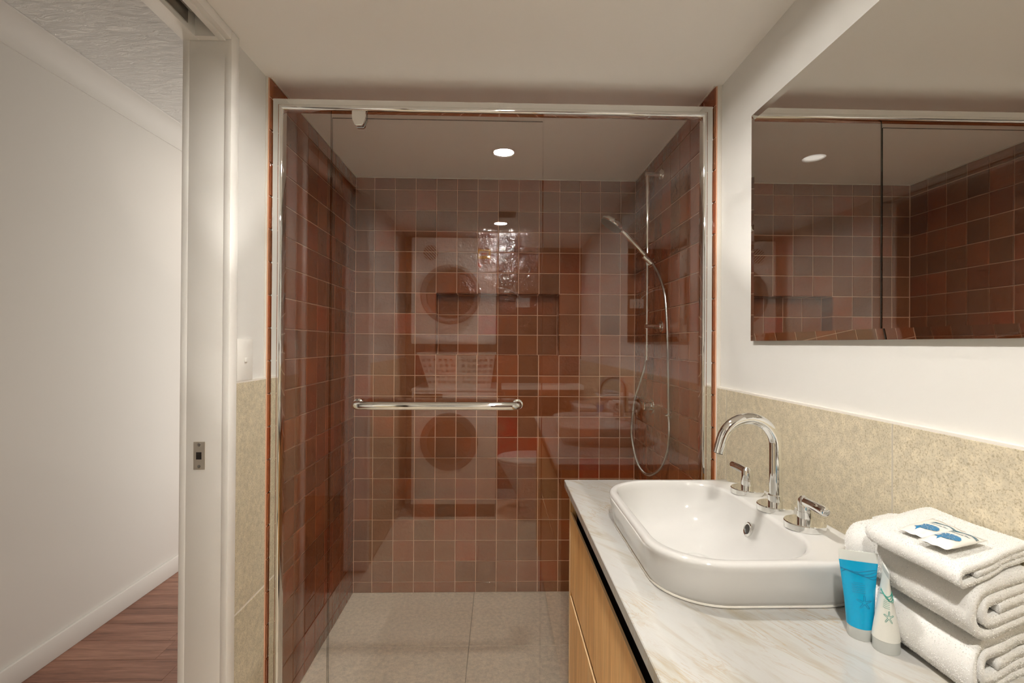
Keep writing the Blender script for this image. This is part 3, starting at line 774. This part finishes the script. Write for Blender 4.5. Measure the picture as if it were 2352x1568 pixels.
# ------------------------------------------------------------------ soap sachets
ZS = VZ + .1360 + .0222
def sachet(corner_pts, z, label, tiltz):
    """corner_pts: near-left, far-left(wall), ... given as (x,y): a,b,c,d around"""
    a, b, c_, d = [Vector((x, y, 0)) for x, y in corner_pts]
    cen = (a + b + c_ + d) / 4
    t = thing('soap_sachet', label, 'sachet', (cen.x, cen.y, z), 'soap sachets on the face cloth')
    nu, nv = 16, 12; grid = []
    for side in (1, -1):
        for j in range(nv + 1):
            for i in range(nu + 1):
                u, v_ = i / nu, j / nv
                p = (a * (1 - u) + b * u) * (1 - v_) + (d * (1 - u) + c_ * u) * v_
                eu = max(0, min(1, (min(u, 1 - u) - .09) / .14)); ev = max(0, min(1, (min(v_, 1 - v_) - .02) / .22))
                hgt = .0045 * (eu * eu * (3 - 2 * eu)) * math.sqrt(ev) + .0003
                crimp = .0006 * math.sin(v_ * 60) * (1 - eu)
                zz = z + .0046 + side * hgt + crimp + tiltz * (u - .5)
                grid.append((p.x, p.y, zz))
    m_ = (nu + 1) * (nv + 1); fs = []
    for s in (0, 1):
        for j in range(nv):
            for i in range(nu):
                q = (s * m_ + j * (nu + 1) + i, s * m_ + j * (nu + 1) + i + 1, s * m_ + (j + 1) * (nu + 1) + i + 1, s * m_ + (j + 1) * (nu + 1) + i)
                fs.append(q if s == 0 else tuple(reversed(q)))
    rim = [i for i in range(nu + 1)] + [j * (nu + 1) + nu for j in range(1, nv + 1)] + [nv * (nu + 1) + i for i in range(nu - 1, -1, -1)] + [j * (nu + 1) for j in range(nv - 1, 0, -1)]
    for k in range(len(rim)):
        k2 = (k + 1) % len(rim); fs.append((rim[k2], rim[k], m_ + rim[k], m_ + rim[k2]))
    me = bpy.data.meshes.new('wrapper'); o0 = Vector((cen.x, cen.y, z)); me.from_pydata([Vector(p) - o0 for p in grid], [], fs)
    bm = bmesh.new(); bm.from_mesh(me); bmesh.ops.recalc_face_normals(bm, faces=bm.faces); bm.to_mesh(me); bm.free()
    me.materials.append(MT['sachet']); me.shade_smooth(); link(bpy.data.objects.new('wrapper', me), t)
    U = (b - a); V_ = (d - a)
    def surf(u, v_, lift=.0007):
        eu = max(0, min(1, (min(u, 1 - u) - .09) / .14)); ev = max(0, min(1, (min(v_, 1 - v_) - .02) / .22))
        p = a + U * u + V_ * v_
        return Vector((p.x, p.y, z + .0046 + .0045 * (eu * eu * (3 - 2 * eu)) * math.sqrt(ev) + .0003 + tiltz * (u - .5) + lift))
    # nautilus emblem
    bm = bmesh.new(); L_ = U.length; W_ = V_.length; R0 = .0138
    cu, cv = .40, .50
    def pt(r, th): return surf(cu + r * math.cos(th) / L_, cv + r * math.sin(th) / W_)
    bq = .16; nseg = 15
    for turn, R1, inner in ((0, R0, .52), (1, R0 * .44, .25)):
        for k in range(nseg):
            t0 = PI * .9 - 2 * PI * (k + .07) / nseg; t1 = PI * .9 - 2 * PI * (k + .93) / nseg
            ro = R1 * (1.10 - .32 * k / nseg); ri = R1 * inner * (1.0 - .28 * k / nseg)
            sub = 3; outer = [pt(ro, t0 + (t1 - t0) * s / sub) for s in range(sub + 1)]; inn = [pt(ri, t0 + .12 + (t1 - t0) * s / sub) for s in range(sub + 1)]
            for s in range(sub): poly(bm, [outer[s], outer[s + 1], inn[s + 1], inn[s]])
    poly(bm, [pt(R0 * 1.10, PI * .89), pt(R0 * .72, PI * .91), pt(R0 * 1.45, PI * .94)])
    obj('shell_emblem', bm, 'teal', t, smooth=0)
    bm = bmesh.new()
    for q, off in enumerate((0, .022, .044)):
        pts_ = [surf(.76 + off + .03 * math.sin(2 * PI * (v_ - .1)) * (1 - q * .3), v_, .0006) for v_ in [.03 + .94 * k / 26 for k in range(27)]]
        tube(bm, pts_, .00042 if q == 0 else .00028, 5)
    obj('wave_lines', bm, 'teal_dark', t)
    cu_ = bpy.data.curves.new('caption', 'FONT'); cu_.body = 'Cleansing Bar'; cu_.size = .0044; cu_.extrude = .00005; cu_.align_x = 'CENTER'; cu_.align_y = 'CENTER'
    tmp = bpy.data.objects.new('caption', cu_); link(tmp)
    ux = -V_.normalized(); uy = U.normalized(); uz = ux.cross(uy)
    dg = bpy.context.evaluated_depsgraph_get(); me = bpy.data.meshes.new_from_object(tmp.evaluated_get(dg)); bpy.data.objects.remove(tmp)
    for vv_ in me.vertices:
        x_, y_ = vv_.co.x, vv_.co.y
        vv_.co = surf(.665 + y_ / L_, .5 - x_ / W_, .0007 + vv_.co.z) - o0
    me.materials.clear(); me.materials.append(MT['teal_dark']); link(bpy.data.objects.new('caption', me), t)
    return t
sachet([(.5455, .622), (.6225, .6465), (.6235, .698), (.5385, .656)], ZS, 'white soap sachet with blue shell print, farther back on face cloth', -.001)
sachet([(.5345, .578), (.6150, .6095), (.6035, .6440), (.5265, .6105)], ZS + .0035, 'white soap sachet with blue shell print overlapping the other, nearer camera', -.002)

# ------------------------------------------------------------------ toiletry tubes
def tube_body(c0, H, r, wid, ang, squash0=1.0, z0=0.0, lean=(0, 0), n=28, rows=14):
    """flattening tube: round at z0, flat crimp at H; ang = direction of the wide crimp"""
    ca, sa = math.cos(ang), math.sin(ang); loops = []
    for j in range(rows + 1):
        t_ = j / rows; zz = z0 + (H - z0) * t_
        f = t_ ** 1.3
        a_ = r * (1 - f) + wid / 2 * f; b_ = r * (1 - t_ ** 1.15) + .0011 * t_
        L = []
        for k in range(n):
            th = 2 * PI * k / n; u, v_ = a_ * math.cos(th), b_ * math.sin(th)
            L.append(Vector((c0[0] + lean[0] * zz + u * ca - v_ * sa, c0[1] + lean[1] * zz + u * sa + v_ * ca, c0[2] + zz)))
        loops.append(L)
    return loops
def on_tube(loops, ku, tv, out=.0003):
    rows = len(loops) - 1; x = min(max(tv, 0), 1) * rows; j = min(int(x), rows - 1); f = x - j; n = len(loops[0])
    k = ku * n; i = int(math.floor(k)) % n; g_ = k - math.floor(k)
    def P_(jj, ii): return loops[jj][ii % n]
    p = (P_(j, i) * (1 - g_) + P_(j, i + 1) * g_) * (1 - f) + (P_(j + 1, i) * (1 - g_) + P_(j + 1, i + 1) * g_) * f
    tn = (P_(j, i + 1) - P_(j, i)).cross(P_(j + 1, i) - P_(j, i)).normalized()
    return p + tn * out
def tube_print(t, loops, k_mid, mname, waves=True, span=.42, v0=.80):
    if waves:
        bm = bmesh.new()
        for q in range(4):
            pts_ = [on_tube(loops, k_mid - span / 2 + span * s / 20, v0 + q * .022 + .05 * math.sin(s / 20 * 2 * PI * .9 + q * .9) * (1 - .15 * q), .0003) for s in range(21)]
            tube(bm, pts_, .00035 + .00012 * (q % 2), 5)
        obj('wave_print', bm, mname, t)
    bm = bmesh.new()
    for k in range(5):                                   # starfish outline
        a = 2 * PI * k / 5 + .3
        pts_ = []
        for (rr_, da) in ((.0022, -.5), (.0085, -.10), (.0095, 0), (.0085, .10), (.0022, .5)):
            pts_.append(on_tube(loops, k_mid + .03 + rr_ * math.cos(a + da) * 9.0, .40 + rr_ * math.sin(a + da) * 11, .0003))
        tube(bm, pts_, .00028, 5)
    obj('starfish_print', bm, mname, t)
    bm = bmesh.new()
    for q in range(6):
        ln = span * (.30 if q else .22)
        pts_ = [on_tube(loops, k_mid - .02 - ln / 2 + ln * s / 6, .68 - q * .028, .0003) for s in range(7)]
        tube(bm, pts_, .00022, 4)
    obj('text_lines', bm, mname, t)
bc = (.5125, .690, VZ)
t = thing('gel_tube', 'bright blue gel tube with flat crimped end standing on worktop', 'toiletry tube', bc, 'toiletry tubes beside the towels')
obj('cap', lathed([(.0155, 0), (.0160, .001), (.0160, .016), (.0150, .017), (0, .017)], bc, (0, 0, 1), 32), 'clear_plastic', t)
ang = math.radians(-22)
lp = tube_body(bc, .104, .0165, .047, ang, z0=.0165, lean=(-.02, .02))
bm = bmesh.new(); loft(bm, lp, cap0=True, cap1=True); bmesh.ops.recalc_face_normals(bm, faces=bm.faces); obj('body', bm, 'blue_gel', t, smooth=60)
crimp = [[Vector(p) for p in lp[-1]], [Vector(p) + Vector((-.0003, .0003, .014)) for p in lp[-1]]]
bm = bmesh.new(); loft(bm, crimp, cap0=True, cap1=True); bmesh.ops.recalc_face_normals(bm, faces=bm.faces); obj('crimp', bm, 'clear_plastic', t)
tube_print(t, lp, .75, 'blue_line')
wc = (.5245, .6585, VZ)
t = thing('lotion_tube', 'milky white lotion tube with green wavy lines in front of towels', 'toiletry tube', wc, 'toiletry tubes beside the towels')
obj('cap', lathed([(.0150, 0), (.0155, .001), (.0155, .016), (.0145, .017), (0, .017)], wc, (0, 0, 1), 32), 'clear_plastic', t)
ang = math.radians(62)
lp = tube_body(wc, .102, .0160, .044, ang, z0=.0165, lean=(.0, .01))
bm = bmesh.new(); loft(bm, lp, cap0=True, cap1=True); bmesh.ops.recalc_face_normals(bm, faces=bm.faces); obj('body', bm, 'milky', t, smooth=60)
crimp = [[Vector(p) for p in lp[-1]], [Vector(p) + Vector((0, .0002, .008)) for p in lp[-1]]]
bm = bmesh.new(); loft(bm, crimp, cap0=True, cap1=True); bmesh.ops.recalc_face_normals(bm, faces=bm.faces); obj('crimp', bm, 'clear_plastic', t)
tube_print(t, lp, .47, 'green_line', v0=.68)

# ------------------------------------------------------------------ laundry behind the camera (seen in the glass)
DF = -.33
t = thing('clothes_dryer', 'white front-loading clothes dryer with round vent and yellow energy label', 'dryer', (-.32, DF - .28, 1.237))
DX0, DX1, DZ0, DZ1 = -.622, -.024, 1.237, 1.990
bm = bmesh.new(); bx(bm, DX0, DX1, DF - .55, DF, DZ0, DZ1, .012, 3); obj('body', bm, 'appliance', t)
d = obj('door', lathed([(.212, 0), (.212, .012), (.205, .020), (.190, .022), (.176, .016), (.170, .010)], (-.345, DF, 1.588), (0, 1, 0), 56), 'grey_plastic', t)
obj('window', lathed([(.172, .010), (.150, .022), (.100, .030), (0, .033)], (-.345, DF, 1.588), (0, 1, 0), 56), 'dark_glass', d)
v_ = obj('vent', lathed([(.062, 0), (.062, .004), (.056, .006), (.052, .0006)], (-.485, DF, 1.88), (0, 1, 0), 36), 'appliance', t)
obj('vent_recess', lathed([(.052, .001), (0, .0012)], (-.485, DF, 1.88), (0, 1, 0), 36), 'dark', v_)
for k in range(-3, 4):
    o_ = k * .0145; hl = math.sqrt(max(.0525 ** 2 - o_ ** 2, 0)); n_ = Vector((.707, 0, .707)); s_d = Vector((.707, 0, -.707)); c0 = Vector((-.485, DF + .003, 1.88)) + n_ * o_
    q = [c0 - s_d * hl - n_ * .0032, c0 + s_d * hl - n_ * .0032, c0 + s_d * hl + n_ * .0032, c0 - s_d * hl + n_ * .0032]
    obj('slat', prism(q, (0, .004, 0)), 'appliance', v_, smooth=0)
bm = bmesh.new(); bx(bm, DX0 + .01, DX1 - .01, DF - .002, DF + .003, DZ0 + .012, DZ0 + .072, .002); cp = obj('control_panel', bm, 'appliance', t)
obj('dial', lathed([(.031, .0), (.031, .012), (.027, .017), (0, .018)], (-.343, DF + .003, 1.278), (0, 1, 0), 32), 'appliance', cp)
obj('dial_mark', box(-.3445, -.3415, DF + .0205, DF + .0215, 1.280, 1.304), 'grey_plastic', cp, smooth=0)
lb = obj('energy_label', box(-.155, -.065, DF, DF + .0008, 1.842, 1.916), 'yellow', t, smooth=0)
obj('label_header', box(-.155, -.065, DF + .0002, DF + .001, 1.908, 1.918), 'black', lb, smooth=0)
obj('label_window', box(-.145, -.077, DF + .0008, DF + .0012, 1.862, 1.896), 'white_print', lb, smooth=0)
for k in range(3): obj('label_number', box(-.128 + k * .013, -.118 + k * .013, DF + .0012, DF + .0015, 1.871, 1.882), 'red', lb, smooth=0)
obj('label_footer', box(-.155, -.065, DF, DF + .0009, 1.808, 1.842), 'black', lb, smooth=0)
for k in range(7):
    for r_ in range(2):
        obj('label_print', box(-.135 + k * .010, -.1285 + k * .010, DF + .0009, DF + .0012, 1.828 - r_ * .013, 1.836 - r_ * .013), 'white_print', lb, smooth=0)
obj('label_arrow', prism([(-.155, DF + .001, 1.815), (-.142, DF + .001, 1.808), (-.126, DF + .001, 1.788), (-.138, DF + .001, 1.776), (-.153, DF + .001, 1.790)], (0, .0006, 0)), 'red', lb, smooth=0)

t = thing('washing_machine', 'white front-loading washing machine standing below the dryer', 'washing machine', (-.316, DF - .3, 0))
WX0, WX1, WZ = -.614, -.016, .905
bm = bmesh.new(); bx(bm, WX0, WX1, DF - .58, DF, .09, WZ - .022, .008, 2); obj('body', bm, 'appliance', t)
bm = bmesh.new(); bx(bm, WX0 - .002, WX1 + .002, DF - .585, DF + .006, WZ - .022, WZ, .006, 2); obj('lid', bm, 'appliance', t)
bm = bmesh.new(); bx(bm, WX0 + .004, WX1 - .004, DF - .002, DF + .006, .79, WZ - .026, .003); cp = obj('control_panel', bm, 'appliance', t)
obj('display', box(-.597, -.397, DF + .0055, DF + .0072, .840, .868), 'dark_glass', cp, smooth=0)
d = obj('door', lathed([(.203, 0), (.203, .014), (.196, .026), (.170, .030), (.150, .022)], (-.348, DF, .532), (0, 1, 0), 56), 'grey_plastic', t)
obj('window', lathed([(.155, .022), (.135, .034), (.08, .046), (0, .050)], (-.348, DF, .532), (0, 1, 0), 48), 'dark_glass', d)
obj('plinth', box(WX0 + .01, WX1 - .01, DF - .57, DF - .012, .0, .092), 'dark', t, smooth=0)

t = thing('laundry_basket', 'white plastic laundry basket with holes on the washing machine', 'basket', (-.3, DF - .16, WZ))
bm = bmesh.new()
bx0, bx1, by0, by1 = -.50, -.06, DF - .36, DF - .05; ex = .075; bz0, bz1 = WZ + .004, 1.150
def wall(p00, p10, p01, p11, nx_, nz_):
    g_ = {}
    us = [0.0]
    for k in range(nx_): us += [(k + .22) / nx_, (k + .78) / nx_]
    us.append(1.0); vsn = [0.0]
    for k in range(nz_): vsn += [.08 + .80 * (k + .25) / nz_, .08 + .80 * (k + .75) / nz_]
    vsn.append(1.0)
    for i, u in enumerate(us):
        for j, v2 in enumerate(vsn):
            g_[i, j] = bm.verts.new((Vector(p00) * (1 - u) + Vector(p10) * u) * (1 - v2) + (Vector(p01) * (1 - u) + Vector(p11) * u) * v2)
    for i in range(len(us) - 1):
        for j in range(len(vsn) - 1):
            if i % 2 == 1 and j % 2 == 1 and i // 2 != nx_ // 2: continue
            bm.faces.new((g_[i, j], g_[i + 1, j], g_[i + 1, j + 1], g_[i, j + 1]))
b00, b10, b11, b01 = (bx0, by1, bz0), (bx1, by1, bz0), (bx1, by0, bz0), (bx0, by0, bz0)
t00, t10, t11, t01 = (bx0 - ex, by1 + .03, bz1), (bx1 + ex * .4, by1 + .03, bz1), (bx1 + ex * .4, by0 - .03, bz1), (bx0 - ex, by0 - .03, bz1)
wall(b00, b10, t00, t10, 13, 5); wall(b10, b11, t10, t11, 8, 5); wall(b11, b01, t11, t01, 13, 5); wall(b01, b00, t01, t00, 8, 5)
poly(bm, [b00, b10, b11, b01])
bs = obj('basket_wall', bm, 'plastic', t, smooth=0)
sm = bs.modifiers.new('thickness', 'SOLIDIFY'); sm.thickness = .003; sm.offset = 1
bm = bmesh.new(); tube(bm, [Vector(p) for p in (t00, t10)], .008, 8); tube(bm, [Vector(p) for p in (t10, t11)], .008, 8); tube(bm, [Vector(p) for p in (t11, t01)], .008, 8); tube(bm, [Vector(p) for p in (t01, t00)], .008, 8)
obj('rim', bm, 'plastic', t)

# full-size 610 mm machines stand a little farther back from the glass
for o_ in list(COL.objects):
    if o_.parent is None and o_.name.split('.')[0] in ('clothes_dryer', 'washing_machine', 'laundry_basket'):
        KS = 1.0157; cv = Vector((0, 2 * GY, CAM_H)); o_.location = cv + (Vector(o_.location) - cv) * KS; o_.scale = (KS, KS, KS)
        if o_.name == 'washing_machine': o_.location.z = 0
        if o_.name == 'laundry_basket': o_.location.z = .905 * KS + .0005
# toilet against the right wall, facing left
t = thing('toilet', 'white close-coupled toilet with closed lid against right wall', 'toilet', (.40, -.46, 0))
TY = -.46
def dshape(x_tip, x_back, hw, z, n=20):
    out = []; L = hw * 1.25
    for k in range(n + 1):
        a = -PI / 2 + PI * k / n; out.append((x_tip + L - L * math.cos(a), TY - hw * math.sin(a) * -1, z))
    out += [(x_back, TY + hw, z), (x_back, TY - hw, z)]
    return out
bm = bmesh.new()
loft(bm, [dshape(.16, .68, .12, .001), dshape(.15, .68, .12, .10), dshape(.09, .68, .14, .22), dshape(.03, .68, .172, .33), dshape(.0, .68, .182, .375), dshape(.0, .68, .180, .385)], cap0=True, cap1=True)
bmesh.ops.recalc_face_normals(bm, faces=bm.faces); obj('pan', bm, 'ceramic', t, smooth=50)
for nm, z0, z1, i_ in (('seat', .388, .402, .0), ('lid', .405, .424, -.004)):
    bm = bmesh.new(); loft(bm, [dshape(-.004 + i_, .54, .186, z0), dshape(-.006 + i_, .54, .188, (z0 + z1) / 2), dshape(.0 + i_, .54, .182, z1 - .002), dshape(.008 + i_, .54, .174, z1)], cap0=True, cap1=True)
    bmesh.ops.recalc_face_normals(bm, faces=bm.faces); obj(nm, bm, 'plastic', t, smooth=50)
bm = bmesh.new(); bx(bm, .555, SR - .001, TY - .20, TY + .20, .386, .775, .02, 3); obj('cistern', bm, 'ceramic', t)
bm = bmesh.new(); bx(bm, .546, SR - .001, TY - .21, TY + .21, .777, .806, .008, 2); l_ = obj('cistern_lid', bm, 'ceramic', t)
obj('flush_button', lathed([(.026, 0), (.026, .003), (.023, .005), (0, .005)], (.622, TY, .806), (0, 0, 1), 24), 'chrome', l_)

bm = bmesh.new(); bx(bm, .02, SR - .001, YN + .0095, -.83, .872, .907, .002)
tag(obj('wall_ledge', bm, 'gloss_white', loc=(.35, YN, .875)), 'white ledge shelf on rear wall behind the toilet', 'shelf')
